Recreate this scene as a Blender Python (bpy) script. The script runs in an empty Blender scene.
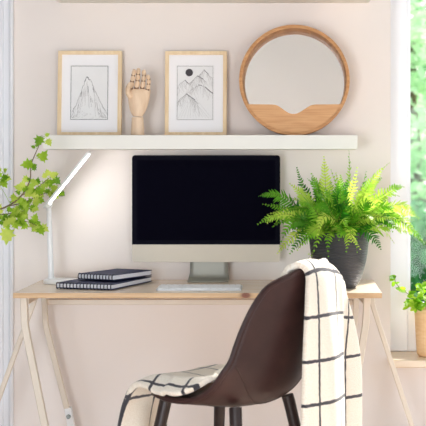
import bpy, bmesh, math, random
from mathutils import Vector, Matrix, noise
PI = math.pi
rnd = random.Random(7)
S = bpy.context.scene
COL = S.collection

# ------------------------------------------------------------------ camera geometry
F_PX, VX, VY, ZC = 1377.0, 297.0, 162.0, 1.178
def P(px, py, Y):
    return Vector(((px - VX) * Y / F_PX, Y, ZC - (py - VY) * Y / F_PX))
WALL_Y = 5.02
DESK_Z = 0.75

# ------------------------------------------------------------------ helpers
def link(o, parent=None):
    COL.objects.link(o)
    if parent: o.parent = parent
    return o
def tag(o, label, cat, group=None, kind=None):
    if label: o['label'] = label
    if cat: o['category'] = cat
    if group: o['group'] = group
    if kind: o['kind'] = kind
    return o
def thing(name, label, cat, loc=(0, 0, 0), rz=0, group=None):
    o = bpy.data.objects.new(name, None)
    o.empty_display_size = .05
    o.location = loc; o.rotation_euler = (0, 0, rz)
    link(o)
    return tag(o, label, cat, group)
def obj(name, bm, mats, parent=None, smooth=True, bevel=0, sub=0, solid=0, auto=40, seg=2):
    me = bpy.data.meshes.new(name)
    bmesh.ops.recalc_face_normals(bm, faces=bm.faces[:]) if not solid else None
    bm.to_mesh(me); bm.free()
    if not isinstance(mats, (list, tuple)): mats = [mats]
    for m in mats: me.materials.append(m)
    if smooth:
        for p in me.polygons: p.use_smooth = True
    o = bpy.data.objects.new(name, me)
    link(o, parent)
    if solid:
        m = o.modifiers.new('solid', 'SOLIDIFY'); m.thickness = solid; m.offset = 0
    if bevel:
        m = o.modifiers.new('bev', 'BEVEL'); m.width = bevel; m.segments = seg; m.limit_method = 'ANGLE'; m.angle_limit = math.radians(35)
        m.harden_normals = False
    if sub:
        m = o.modifiers.new('sub', 'SUBSURF'); m.levels = sub; m.render_levels = sub
    if smooth and auto and not sub:
        try:
            me.set_sharp_from_angle(angle=math.radians(auto))
        except Exception: pass
    return o
def structure(name, bm, mat, **k):
    o = obj(name, bm, mat, None, **k); o['kind'] = 'structure'; return o
def box(bm, lo, hi, mat=0):
    x0, y0, z0 = lo; x1, y1, z1 = hi
    v = [bm.verts.new(p) for p in ((x0,y0,z0),(x1,y0,z0),(x1,y1,z0),(x0,y1,z0),(x0,y0,z1),(x1,y0,z1),(x1,y1,z1),(x0,y1,z1))]
    for f in ((3,2,1,0),(4,5,6,7),(0,1,5,4),(1,2,6,5),(2,3,7,6),(3,0,4,7)):
        fc = bm.faces.new([v[i] for i in f]); fc.material_index = mat
    return v
def lathe(bm, prof, n=48, center=(0, 0, 0), axis='Z', mat=0, cap0=True, cap1=True):
    rings = []
    for r, h in prof:
        ring = []
        for i in range(n):
            a = 2 * PI * i / n
            if axis == 'Z': p = (r*math.cos(a), r*math.sin(a), h)
            elif axis == 'Y': p = (r*math.cos(a), h, r*math.sin(a))
            else: p = (h, r*math.cos(a), r*math.sin(a))
            ring.append(bm.verts.new(Vector(p) + Vector(center)))
        rings.append(ring)
    for a, b in zip(rings, rings[1:]):
        for i in range(n):
            f = bm.faces.new((a[i], a[(i+1) % n], b[(i+1) % n], b[i])); f.material_index = mat
    if cap0: bm.faces.new(rings[0][::-1]).material_index = mat
    if cap1: bm.faces.new(rings[-1]).material_index = mat
    return rings
def sweep(bm, pts, rad, n=10, cap=True, flat=1.0, up=(0, 0, 1), mat=0, square=False):
    """tube along pts; rad = number or list; flat scales the second axis"""
    pts = [Vector(p) for p in pts]; N = len(pts)
    rads = rad if isinstance(rad, (list, tuple)) else [rad] * N
    t0 = (pts[1] - pts[0]).normalized()
    u = Vector(up); u = (u - t0 * u.dot(t0))
    if u.length < 1e-3:
        u = Vector((1, 0, 0)); u = u - t0 * u.dot(t0)
    u.normalize()
    rings = []
    for i, p in enumerate(pts):
        t = (pts[min(i+1, N-1)] - pts[max(i-1, 0)]).normalized()
        u = (u - t * u.dot(t)).normalized(); w = t.cross(u)
        ring = []
        for k in range(n):
            a = 2 * PI * (k + (.5 if square else 0)) / n
            ring.append(bm.verts.new(p + (u * math.cos(a) + w * math.sin(a) * flat) * rads[i]))
        rings.append(ring)
    for a, b in zip(rings, rings[1:]):
        for k in range(n):
            f = bm.faces.new((a[k], a[(k+1) % n], b[(k+1) % n], b[k])); f.material_index = mat
    if cap:
        bm.faces.new(rings[0][::-1]).material_index = mat; bm.faces.new(rings[-1]).material_index = mat
def spline(pts, n):
    """Catmull-Rom through tuples of any length, n samples"""
    m = len(pts); out = []
    for i in range(n):
        s = (m - 1) * i / (n - 1); k = min(int(s), m - 2); t = s - k
        a, b, c, d = pts[max(k-1, 0)], pts[k], pts[k+1], pts[min(k+2, m-1)]
        out.append(tuple(.5 * ((2*q) + (-p + r) * t + (2*p - 5*q + 4*r - s_) * t*t + (-p + 3*q - 3*r + s_) * t**3) for p, q, r, s_ in zip(a, b, c, d)))
    return out
def rounded_rect(w, h, r, n=6):
    pts = []
    for cx, cy, a0 in ((w/2-r, h/2-r, 0), (-w/2+r, h/2-r, 90), (-w/2+r, -h/2+r, 180), (w/2-r, -h/2+r, 270)):
        for i in range(n + 1):
            a = math.radians(a0 + 90 * i / n)
            pts.append((cx + r*math.cos(a), cy + r*math.sin(a)))
    return pts
def prism(bm, loops, mat=0):
    """loops = list of closed point lists of equal length, joined and capped"""
    rings = [[bm.verts.new(p) for p in lp] for lp in loops]
    n = len(rings[0])
    for a, b in zip(rings, rings[1:]):
        for k in range(n):
            f = bm.faces.new((a[k], a[(k+1) % n], b[(k+1) % n], b[k])); f.material_index = mat
    bm.faces.new(rings[0][::-1]).material_index = mat; bm.faces.new(rings[-1]).material_index = mat
def dup(root, loc, rz, label, group=None, sub=True):
    r = root.copy(); COL.objects.link(r); r.location = loc; r.rotation_euler = (0, 0, rz)
    r['label'] = label
    if group: r['group'] = group
    for ch in list(root.children):
        c = ch.copy(); COL.objects.link(c); c.parent = r
        for g in ch.children:
            d = g.copy(); COL.objects.link(d); d.parent = c
    return r

# ------------------------------------------------------------------ materials
def srgb(r, g, b):
    f = lambda c: (c/255/12.92) if c/255 <= .04045 else ((c/255 + .055)/1.055)**2.4
    return (f(r), f(g), f(b), 1)
def new_mat(name):
    m = bpy.data.materials.new(name); m.use_nodes = True
    nt = m.node_tree; b = nt.nodes['Principled BSDF']
    return m, nt, b
def N(nt, t, **k):
    n = nt.nodes.new(t)
    for a, v in k.items(): setattr(n, a, v)
    return n
def coords(nt, scale=(1, 1, 1), kind='Object', rot=(0, 0, 0)):
    tc = N(nt, 'ShaderNodeTexCoord'); mp = N(nt, 'ShaderNodeMapping')
    mp.inputs['Scale'].default_value = scale; mp.inputs['Rotation'].default_value = rot
    nt.links.new(tc.outputs[kind], mp.inputs[0]); return mp.outputs[0]
def ramp(nt, fac, stops):
    r = N(nt, 'ShaderNodeValToRGB'); e = r.color_ramp.elements
    e[0].position, e[0].color = stops[0]; e[1].position, e[1].color = stops[1]
    for p, c in stops[2:]:
        x = e.new(p); x.color = c
    nt.links.new(fac, r.inputs[0]); return r.outputs[0]
def bump(nt, b, h, strength=.2, dist=.002):
    n = N(nt, 'ShaderNodeBump'); n.inputs['Strength'].default_value = strength; n.inputs['Distance'].default_value = dist
    nt.links.new(h, n.inputs['Height']); nt.links.new(n.outputs[0], b.inputs['Normal'])
def plain(name, c, rough=.5, spec=.5, metal=0, var=.04, scale=6, bmp=0, bscale=150):
    m, nt, b = new_mat(name)
    v = coords(nt)
    nz = N(nt, 'ShaderNodeTexNoise'); nz.inputs['Scale'].default_value = scale; nz.inputs['Detail'].default_value = 3
    nt.links.new(v, nz.inputs['Vector'])
    lo = tuple(x*(1-var) for x in c[:3]) + (1,); hi = tuple(min(1, x*(1+var)) for x in c[:3]) + (1,)
    nt.links.new(ramp(nt, nz.outputs[0], [(.3, lo), (.7, hi)]), b.inputs['Base Color'])
    b.inputs['Roughness'].default_value = rough; b.inputs['Specular IOR Level'].default_value = spec; b.inputs['Metallic'].default_value = metal
    if bmp:
        n2 = N(nt, 'ShaderNodeTexNoise'); n2.inputs['Scale'].default_value = bscale; n2.inputs['Detail'].default_value = 4
        nt.links.new(v, n2.inputs['Vector']); bump(nt, b, n2.outputs[0], bmp)
    return m
def wood(name, c1, c2, scale=(2, 30, 30), rough=.5, c3=None, knot=None, wave=3.0, spec=.5):
    m, nt, b = new_mat(name); b.inputs['Specular IOR Level'].default_value = spec
    v = coords(nt, scale)
    nz = N(nt, 'ShaderNodeTexNoise'); nz.inputs['Scale'].default_value = wave; nz.inputs['Detail'].default_value = 6; nz.inputs['Distortion'].default_value = .4
    nt.links.new(v, nz.inputs['Vector'])
    st = [(.3, c1), (.7, c2)] + ([(.5, c3)] if c3 else [])
    colr = ramp(nt, nz.outputs[0], st)
    if knot:
        tc = N(nt, 'ShaderNodeTexCoord')
        mp = N(nt, 'ShaderNodeMapping'); mp.vector_type = 'POINT'
        mp.inputs['Location'].default_value = [-k*s for k, s in zip(knot, (1, 1.6, 1.6))]; mp.inputs['Scale'].default_value = (1, 1.6, 1.6)
        nt.links.new(tc.outputs['Object'], mp.inputs[0])
        ln = N(nt, 'ShaderNodeVectorMath', operation='LENGTH'); nt.links.new(mp.outputs[0], ln.inputs[0])
        fac = ramp(nt, ln.outputs['Value'], [(.0, (1, 1, 1, 1)), (.028, (0, 0, 0, 1)), (.012, (.9, .9, .9, 1)), (.017, (.35, .35, .35, 1))])
        mx = N(nt, 'ShaderNodeMixRGB'); nt.links.new(fac, mx.inputs[0]); nt.links.new(colr, mx.inputs[1]); mx.inputs[2].default_value = srgb(120, 62, 38)
        colr = mx.outputs[0]
    nt.links.new(colr, b.inputs['Base Color']); b.inputs['Roughness'].default_value = rough
    bump(nt, b, nz.outputs[0], .08)
    return m
def emit(name, c, s):
    m, nt, b = new_mat(name)
    b.inputs['Base Color'].default_value = c
    b.inputs['Emission Color'].default_value = c; b.inputs['Emission Strength'].default_value = s
    return m
def leaf_mat(name, dark, mid, light, trans=.45, scale=9, rough=.5, obj_random=True):
    m, nt, b = new_mat(name)
    v = coords(nt)
    nz = N(nt, 'ShaderNodeTexNoise'); nz.inputs['Scale'].default_value = scale; nz.inputs['Detail'].default_value = 3
    nt.links.new(v, nz.inputs['Vector'])
    fac = nz.outputs[0]
    if obj_random:
        oi = N(nt, 'ShaderNodeObjectInfo'); ad = N(nt, 'ShaderNodeMath', operation='MULTIPLY_ADD')
        nt.links.new(oi.outputs['Random'], ad.inputs[0]); ad.inputs[1].default_value = .6
        sb = N(nt, 'ShaderNodeMath', operation='SUBTRACT'); nt.links.new(nz.outputs[0], sb.inputs[0]); sb.inputs[1].default_value = .3
        nt.links.new(sb.outputs[0], ad.inputs[2]); fac = ad.outputs[0]
    c = ramp(nt, fac, [(.2, dark), (.75, light), (.45, mid)])
    nt.links.new(c, b.inputs['Base Color']); b.inputs['Roughness'].default_value = rough
    b.inputs['Specular IOR Level'].default_value = .3
    tr = N(nt, 'ShaderNodeBsdfTranslucent'); nt.links.new(c, tr.inputs[0])
    mx = N(nt, 'ShaderNodeMixShader'); mx.inputs[0].default_value = trans
    out = nt.nodes['Material Output']
    nt.links.new(b.outputs[0], mx.inputs[1]); nt.links.new(tr.outputs[0], mx.inputs[2]); nt.links.new(mx.outputs[0], out.inputs[0])
    return m

M = {}
M['wall'] = plain('wall_paint', srgb(235, 226, 220), .85, .2, var=.012, scale=1.2, bmp=.04)
M['wallcool'] = plain('wall_paint_white', srgb(250, 245, 242), .85, .2, var=.01, scale=1.2)
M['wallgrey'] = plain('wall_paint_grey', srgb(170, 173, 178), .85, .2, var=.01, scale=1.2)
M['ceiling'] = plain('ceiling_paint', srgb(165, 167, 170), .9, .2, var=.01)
M['floor'] = wood('floor_boards', srgb(226, 202, 180), srgb(236, 216, 198), (12, 1.2, 1), .45)
M['white'] = plain('white_lacquer', srgb(240, 238, 234), .45, .4, var=.01)
M['shelf'] = plain('shelf_white', srgb(233, 230, 222), .5, .4, var=.01)
M['trim'] = plain('trim_white', srgb(232, 233, 237), .5, .4, var=.01)
M['winframe'] = plain('window_white', srgb(245, 246, 250), .4, .4, var=.01)
M['sill'] = wood('sill_wood', srgb(232, 208, 180), srgb(243, 226, 204), (3, 20, 20), .3)
M['pine'] = wood('pine', srgb(232, 206, 178), srgb(246, 230, 210), (1.2, 26, 26), .24, srgb(240, 218, 194), knot=(0.158, -0.25, -0.008))
M['pineedge'] = wood('pine_edge', srgb(196, 158, 116), srgb(216, 182, 140), (1.2, 26, 26), .5, srgb(208, 172, 130), knot=(0.158, -0.25, -0.008))
M['leg'] = plain('cream_steel', srgb(220, 208, 192), .4, .4, var=.015)
M['frame'] = wood('birch', srgb(224, 194, 150), srgb(240, 216, 178), (20, 20, 3), .5)
M['mat'] = plain('passepartout', srgb(244, 242, 243), .8, .2, var=.006)
M['paper'] = plain('paper', srgb(236, 235, 234), .85, .2, var=.01, scale=40)
M['ink'] = plain('ink', srgb(74, 70, 74), .8, .2)
M['ink2'] = plain('ink_grey', srgb(128, 122, 122), .8, .2)
M['ink3'] = plain('ink_pale', srgb(190, 186, 184), .8, .2)
M['handwood'] = wood('maple', srgb(222, 190, 158), srgb(236, 208, 178), (18, 18, 4), .5)
M['joint'] = plain('dark_joint', srgb(122, 86, 60), .6)
M['oak'] = wood('oak_ring', srgb(186, 134, 90), srgb(214, 166, 120), (3, 3, 40), .7, spec=.1)
M['oakpanel'] = wood('oak_panel', srgb(200, 148, 102), srgb(220, 172, 126), (3, 6, 60), .6, spec=.2)
M['mirror'], nt, b = new_mat('mirror_glass')
b.inputs['Base Color'].default_value = (.88, .88, .87, 1); b.inputs['Metallic'].default_value = 1; b.inputs['Roughness'].default_value = .03
M['alu'] = plain('aluminium', srgb(164, 162, 152), .5, .4, .45, var=.01)
M['aluchin'] = plain('aluminium_chin', srgb(188, 178, 162), .5, .4, .25, var=.01)
M['bezel'] = plain('bezel_black', srgb(13, 13, 24), .5, .02, var=.02)
M['screen'] = plain('screen_off', srgb(5, 4, 16), .5, .01, var=.02)
M['key'] = plain('white_key', srgb(240, 240, 240), .5, .3, var=.01)
M['kbbody'] = plain('keyboard_alu', srgb(214, 214, 214), .4, .5, .4, var=.01)
M['lampwhite'] = plain('lamp_white', srgb(240, 240, 240), .35, .5, var=.008)
M['led'] = emit('led_panel', (1, .97, .94, 1), 26)
M['navy'] = plain('navy_cover', srgb(40, 46, 80), .6, .2, var=.08, scale=120)
M['pages'] = plain('page_block', srgb(232, 230, 234), .8, .2, var=.03, scale=200)
M['coil'] = plain('black_coil', srgb(30, 32, 46), .35, .5)
M['soil'] = plain('soil', srgb(52, 40, 32), .95, .1, var=.3, scale=60, bmp=.6)
M['fernstem'] = plain('fern_stem', srgb(120, 130, 50), .6, .3)
M['fern'] = leaf_mat('fern_leaf', srgb(50, 122, 26), srgb(120, 192, 42), srgb(212, 236, 96), .5, 9)
M['maple'] = leaf_mat('branch_leaf', srgb(104, 154, 30), srgb(162, 202, 52), srgb(216, 232, 108), .5, 14)
M['twig'] = plain('twig_bark', srgb(118, 100, 78), .8, .2, var=.15, scale=60)
M['sillplant'] = leaf_mat('windowsill_leaf', srgb(112, 176, 24), srgb(160, 214, 40), srgb(206, 236, 84), .5, 20)
M['kraft'] = wood('pale_wood_pot', srgb(226, 186, 138), srgb(240, 206, 162), (6, 6, 30), .5)
M['chairleg'] = plain('dark_wood_leg', srgb(44, 32, 30), .4, .4, var=.12, scale=30)
M['foot'] = plain('white_plastic', srgb(240, 240, 240), .5)
M['bolt'] = plain('steel_bolt', srgb(120, 125, 122), .35, .5, .9)
# ribbed dark pot
m, nt, b = new_mat('ribbed_black_pot'); M['pot'] = m
b.inputs['Base Color'].default_value = srgb(60, 60, 66); b.inputs['Roughness'].default_value = .34; b.inputs['Specular IOR Level'].default_value = .6
wv = N(nt, 'ShaderNodeTexWave'); wv.wave_type = 'BANDS'; wv.bands_direction = 'Z'; wv.inputs['Scale'].default_value = 60; wv.inputs['Distortion'].default_value = 5; wv.inputs['Detail'].default_value = 1.5
wv.inputs['Detail Scale'].default_value = .6
nt.links.new(coords(nt, (1, 1, 1)), wv.inputs['Vector']); bump(nt, b, wv.outputs['Fac'], .7, .003)
# leather
m, nt, b = new_mat('brown_leather'); M['leather'] = m
v = coords(nt)
nz = N(nt, 'ShaderNodeTexNoise'); nz.inputs['Scale'].default_value = 7; nz.inputs['Detail'].default_value = 6; nz.inputs['Roughness'].default_value = .65; nt.links.new(v, nz.inputs['Vector'])
nt.links.new(ramp(nt, nz.outputs[0], [(.25, srgb(42, 25, 25)), (.75, srgb(70, 46, 43)), (.5, srgb(54, 34, 33))]), b.inputs['Base Color'])
b.inputs['Roughness'].default_value = .42; b.inputs['Specular IOR Level'].default_value = .3
vo = N(nt, 'ShaderNodeTexVoronoi'); vo.inputs['Scale'].default_value = 420; nt.links.new(v, vo.inputs['Vector']); bump(nt, b, vo.outputs['Distance'], .12, .001)
M['seam'] = plain('leather_seam', srgb(58, 38, 34), .5)
# plaid throw (uv in metres)
m, nt, b = new_mat('plaid_wool'); M['plaid'] = m
uv = N(nt, 'ShaderNodeTexCoord').outputs['UV']
sp = N(nt, 'ShaderNodeSeparateXYZ'); nt.links.new(uv, sp.inputs[0])
wob = N(nt, 'ShaderNodeTexNoise'); wob.inputs['Scale'].default_value = 60; nt.links.new(uv, wob.inputs['Vector'])
def stripes(sock, per, width, off):
    a = N(nt, 'ShaderNodeMath', operation='ADD'); nt.links.new(sock, a.inputs[0]); a.inputs[1].default_value = off + 10*per
    w = N(nt, 'ShaderNodeMath', operation='MULTIPLY_ADD'); nt.links.new(wob.outputs[0], w.inputs[0]); w.inputs[1].default_value = .006; nt.links.new(a.outputs[0], w.inputs[2])
    mo = N(nt, 'ShaderNodeMath', operation='MODULO'); nt.links.new(w.outputs[0], mo.inputs[0]); mo.inputs[1].default_value = per
    lt = N(nt, 'ShaderNodeMath', operation='LESS_THAN'); nt.links.new(mo.outputs[0], lt.inputs[0]); lt.inputs[1].default_value = width
    return lt.outputs[0]
PL_U = (.125, .014, .0); PL_V = (.105, .011, .0)
s1 = stripes(sp.outputs[0], .1235, .0095, .0455); s2 = stripes(sp.outputs[1], .118, .0072, .0705)
mxm = N(nt, 'ShaderNodeMath', operation='MAXIMUM'); nt.links.new(s1, mxm.inputs[0]); nt.links.new(s2, mxm.inputs[1])
mul = N(nt, 'ShaderNodeMath', operation='MULTIPLY'); nt.links.new(mxm.outputs[0], mul.inputs[0]); mul.inputs[1].default_value = .96
fz = N(nt, 'ShaderNodeTexNoise'); fz.inputs['Scale'].default_value = 260; fz.inputs['Detail'].default_value = 3; nt.links.new(uv, fz.inputs['Vector'])
base = ramp(nt, fz.outputs[0], [(.3, srgb(226, 214, 196)), (.7, srgb(243, 236, 224))])
mix = N(nt, 'ShaderNodeMixRGB'); nt.links.new(mul.outputs[0], mix.inputs[0]); nt.links.new(base, mix.inputs[1]); mix.inputs[2].default_value = srgb(42, 42, 54)
nt.links.new(mix.outputs[0], b.inputs['Base Color']); b.inputs['Roughness'].default_value = .95; b.inputs['Specular IOR Level'].default_value = .1
b.inputs['Sheen Weight'].default_value = .3
bump(nt, b, fz.outputs[0], .5, .004)
# window glass: clear, faint reflection
m, nt, b = new_mat('window_glass'); M['glass'] = m
nt.nodes.remove(b)
tr = N(nt, 'ShaderNodeBsdfTransparent'); gl = N(nt, 'ShaderNodeBsdfGlossy'); gl.inputs['Roughness'].default_value = .02
fr = N(nt, 'ShaderNodeFresnel'); fr.inputs[0].default_value = 1.25
mx = N(nt, 'ShaderNodeMixShader'); nt.links.new(fr.outputs[0], mx.inputs[0]); nt.links.new(tr.outputs[0], mx.inputs[1]); nt.links.new(gl.outputs[0], mx.inputs[2])
nt.links.new(mx.outputs[0], nt.nodes['Material Output'].inputs[0])
M['lawn'] = plain('lawn', srgb(120, 160, 80), .9, .1, var=.25, scale=3)
M['treeleaf'] = leaf_mat('tree_leaf', srgb(56, 132, 80), srgb(130, 194, 130), srgb(216, 238, 206), .45, 1.6)
M['bark'] = plain('bark', srgb(104, 88, 72), .9, .1, var=.3, scale=12)

# ------------------------------------------------------------------ room shell
XL, XR, YF, ZT = -2.3, 2.3, -1.6, 2.6
SILL_Z = .469
WX0, WX1, WZ1 = .341, 1.95, 2.42
bm = bmesh.new(); box(bm, (XL-.2, YF-.2, -.1), (XR+.2, WALL_Y+.2, 0)); structure('floor', bm, M['floor'], smooth=False)
bm = bmesh.new(); box(bm, (XL-.2, YF-.2, ZT), (XR+.2, WALL_Y+.25, ZT+.1)); structure('ceiling', bm, M['ceiling'], smooth=False)
bm = bmesh.new()   # back wall round the window opening
WB = WALL_Y + .25
box(bm, (XL-.2, WALL_Y, 0), (WX0, WB, ZT))
box(bm, (WX1, WALL_Y, 0), (XR+.2, WB, ZT))
box(bm, (WX0, WALL_Y, 0), (WX1, WB, SILL_Z-.03))
box(bm, (WX0, WALL_Y, WZ1), (WX1, WB, ZT))
structure('wall_back', bm, M['wall'], smooth=False)
bm = bmesh.new(); box(bm, (XL-.2, YF, 0), (XL, WALL_Y, ZT)); structure('wall_left', bm, M['wallgrey'], smooth=False)
def holed_wall(name, axis, at0, at1, lo, hi, holes):
    """wall with rectangular openings; holes = [(a0, a1, z0, z1)] sorted along the wall"""
    bm = bmesh.new()
    def bx(a0, a1, z0, z1):
        if axis == 'X': box(bm, (at0, a0, z0), (at1, a1, z1))
        else: box(bm, (a0, at0, z0), (a1, at1, z1))
    cur = lo
    for a0, a1, z0, z1 in holes:
        bx(cur, a0, 0, ZT); bx(a0, a1, 0, z0); bx(a0, a1, z1, ZT); cur = a1
    bx(cur, hi, 0, ZT)
    return structure(name, bm, M['wallcool' if name == 'wall_front' else 'wallgrey'], smooth=False)
RH = (2.6, 4.6, .5, 2.4)  # opening out of view, added to go with the right-hand area light
holed_wall('wall_right', 'X', XR, XR+.2, YF, WALL_Y, [RH])
FH = [(-2.1, -.75, .04, 1.7), (.75, 2.1, .04, 1.7)]  # openings behind the camera, added as a source for the frontal lights
holed_wall('wall_front', 'Y', YF-.2, YF, XL-.2, XR+.2, FH)

# window beside the desk
win = bpy.data.objects.new('window_1', None); link(win); win['kind'] = 'structure'
FY0, FY1 = 5.15, 5.22
GX0 = (407.5 - VX) * FY0 / F_PX
GZ0 = ZC - (306 - VY) * FY0 / F_PX
bm = bmesh.new()
box(bm, (WX0, FY0, SILL_Z), (GX0, FY1, WZ1)); box(bm, (WX1-.07, FY0, SILL_Z), (WX1, FY1, WZ1))
box(bm, (GX0, FY0, SILL_Z), (WX1-.07, FY1, GZ0)); box(bm, (GX0, FY0, WZ1-.07), (WX1-.07, FY1, WZ1))
xm = 1.16
box(bm, (xm-.05, FY0, GZ0), (xm+.05, FY1, WZ1-.07))
o = obj('window_frame', bm, M['winframe'], win, bevel=.004); o['kind'] = 'structure'
bm = bmesh.new()   # slim glazing bead round each pane
for a, c in ((GX0, xm-.05), (xm+.05, WX1-.07)):
    d = .012
    box(bm, (a, FY0+.012, GZ0), (a+d, FY0+.03, WZ1-.07)); box(bm, (c-d, FY0+.012, GZ0), (c, FY0+.03, WZ1-.07))
    box(bm, (a+d, FY0+.012, GZ0), (c-d, FY0+.03, GZ0+d)); box(bm, (a+d, FY0+.012, WZ1-.07-d), (c-d, FY0+.03, WZ1-.07))
o = obj('glazing_bead', bm, M['winframe'], win); o['kind'] = 'structure'
for a, c in ((GX0, xm-.05), (xm+.05, WX1-.07)):
    bm = bmesh.new(); box(bm, (a+.002, FY0+.034, GZ0+.002), (c-.002, FY0+.04, WZ1-.072))
    o = obj('window_pane', bm, M['glass'], win, smooth=False); o['kind'] = 'structure'
bm = bmesh.new(); box(bm, (WX0+.001, 4.93, SILL_Z-.029), (WX1-.001, FY0+.05, SILL_Z-.0005))
o = obj('window_sill', bm, M['sill'], win, bevel=.004); o['kind'] = 'structure'

# white door casing at the left edge of the wall, and the door beyond it
CX = (14 - VX) * WALL_Y / F_PX
dr = bpy.data.objects.new('door_1', None); link(dr); dr['kind'] = 'structure'
bm = bmesh.new()
prof = [(0, .0), (0, .022), (.007, .026), (.013, .022), (.016, .016), (.034, .016), (.037, .022), (.052, .022), (.055, .016), (.075, .016), (.08, .010), (.08, 0)]
rows = []
for z in (0, 2.12):
    rows.append([bm.verts.new((CX - x, WALL_Y - y - .001, z)) for x, y in prof])
for k in range(len(prof) - 1):
    bm.faces.new((rows[0][k], rows[0][k+1], rows[1][k+1], rows[1][k]))
bm.faces.new(rows[0]); bm.faces.new(rows[1][::-1])
bm.faces.new((rows[0][0], rows[1][0], rows[1][-1], rows[0][-1]))
o = obj('door_casing', bm, M['trim'], dr, smooth=False); o['kind'] = 'structure'
bm = bmesh.new(); box(bm, (CX-.95, WALL_Y-.02, 2.12), (CX, WALL_Y-.001, 2.20)); o = obj('door_head_casing', bm, M['trim'], dr, bevel=.003); o['kind'] = 'structure'
bm = bmesh.new(); box(bm, (CX-.87, WALL_Y-.012, 0.005), (CX-.081, WALL_Y-.001, 2.119))
for a, c in ((.2, .95), (1.1, 1.95)):
    box(bm, (CX-.75, WALL_Y-.02, a), (CX-.2, WALL_Y-.012, c))
o = obj('door_leaf', bm, M['trim'], dr, bevel=.003); o['kind'] = 'structure'
bm = bmesh.new(); box(bm, (CX+.001, WALL_Y-.014, 0), (XR, WALL_Y-.001, .08)); structure('baseboard_back', bm, M['trim'], bevel=.004)

# ------------------------------------------------------------------ shelves
SH_Y0 = 4.80
SH_T = ZC + (VY - 135) * SH_Y0 / F_PX
SH_B = ZC + (VY - 149.3) * SH_Y0 / F_PX
sx0, sx1 = (43 - VX) * SH_Y0 / F_PX, (357.5 - VX) * SH_Y0 / F_PX
bm = bmesh.new(); box(bm, (sx0, SH_Y0, SH_B), (sx1, WALL_Y - .001, SH_T))
tag(obj('floating_shelf', bm, M['shelf'], bevel=.002), 'white floating wall shelf above the monitor, carrying the frames and mirror', 'shelf')
UZ = ZC + (VY - 3.2) * WALL_Y / F_PX
bm = bmesh.new(); box(bm, (sx0 + .02, SH_Y0, UZ), (sx1 + .05, WALL_Y - .001, UZ + .05))
tag(obj('floating_shelf', bm, M['shelf'], bevel=.002), 'upper white wall shelf whose underside just shows at the top edge of the photo', 'shelf')

# ------------------------------------------------------------------ picture frames
def ribbon(bm, pts, w, y, mat):
    for (x0, z0), (x1, z1) in zip(pts, pts[1:]):
        d = Vector((x1-x0, z1-z0))
        if d.length < 1e-6: continue
        d.normalize(); n = Vector((-d.y, d.x)) * w/2; e = d * w*.3
        vs = [bm.verts.new((p[0], y, p[1])) for p in ((x0-e.x+n.x, z0-e.y+n.y), (x1+e.x+n.x, z1+e.y+n.y), (x1+e.x-n.x, z1+e.y-n.y), (x0-e.x-n.x, z0-e.y-n.y))]
        bm.faces.new(vs).material_index = mat
def jag(p, q, n, amp, r):
    out = []
    for i in range(n + 1):
        t = i / n; k = 0 if i in (0, n) else amp
        out.append((p[0] + (q[0]-p[0])*t + r.uniform(-k, k), p[1] + (q[1]-p[1])*t + r.uniform(-k, k)))
    return out
FR_Y = 4.955
def picture_frame(x0, x1, ytop, rect, label, art):
    s = FR_Y / F_PX
    X0, X1 = (x0-VX)*s, (x1-VX)*s
    w = X1 - X0; h = ZC + (VY - ytop)*s - SH_T
    t = thing('picture_frame', label, 'picture', ((X0+X1)/2, FR_Y, SH_T), 0, None)
    t.rotation_euler = (math.radians(-4.0), 0, 0)
    fw, d = .0135, .022
    bm = bmesh.new()
    o_, i_ = [(-w/2, 0), (w/2, 0), (w/2, h), (-w/2, h)], [(-w/2+fw, fw), (w/2-fw, fw), (w/2-fw, h-fw), (-w/2+fw, h-fw)]
    vo0 = [bm.verts.new((x, 0, z)) for x, z in o_]; vi0 = [bm.verts.new((x, 0, z)) for x, z in i_]
    vo1 = [bm.verts.new((x, d, z)) for x, z in o_]; vi1 = [bm.verts.new((x, d, z)) for x, z in i_]
    for k in range(4):
        j = (k+1) % 4
        bm.faces.new((vo0[k], vo0[j], vi0[j], vi0[k])); bm.faces.new((vo1[k], vi1[k], vi1[j], vo1[j]))
        bm.faces.new((vo0[k], vo1[k], vo1[j], vo0[j])); bm.faces.new((vi0[k], vi0[j], vi1[j], vi1[k]))
    obj('frame', bm, M['frame'], t, bevel=.0012, smooth=False)
    # passepartout with window cut out
    a0, a1 = (rect[0]-VX)*s - (X0+X1)/2, (rect[1]-VX)*s - (X0+X1)/2
    b1, b0 = ZC + (VY-rect[2])*s - SH_T, ZC + (VY-rect[3])*s - SH_T
    bm = bmesh.new(); y = .007
    o_, i_ = [(-w/2+fw-.002, fw-.002), (w/2-fw+.002, fw-.002), (w/2-fw+.002, h-fw+.002), (-w/2+fw-.002, h-fw+.002)], [(a0-.003, b0-.003), (a1+.003, b0-.003), (a1+.003, b1+.003), (a0-.003, b1+.003)]
    L = [[bm.verts.new((x, yy, z)) for x, z in pts] for yy, pts in ((y, o_), (y, i_), (y+.0022, i_), (y+.0022, o_))]
    for A, B in zip(L, L[1:] + L[:1]):
        for k in range(4): bm.faces.new((A[k], A[(k+1) % 4], B[(k+1) % 4], B[k]))
    obj('passepartout', bm, M['mat'], t, smooth=False)
    bm = bmesh.new(); box(bm, (a0-.006, y+.0024, b0-.006), (a1+.006, y+.0040, b1+.006))
    pr = obj('print', bm, M['paper'], t, smooth=False)
    bm = bmesh.new(); art(bm, a0, a1, b0, b1, y+.0021)
    obj('ink_drawing', bm, [M['ink'], M['ink2'], M['ink3']], pr, smooth=False)
    return t
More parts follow.
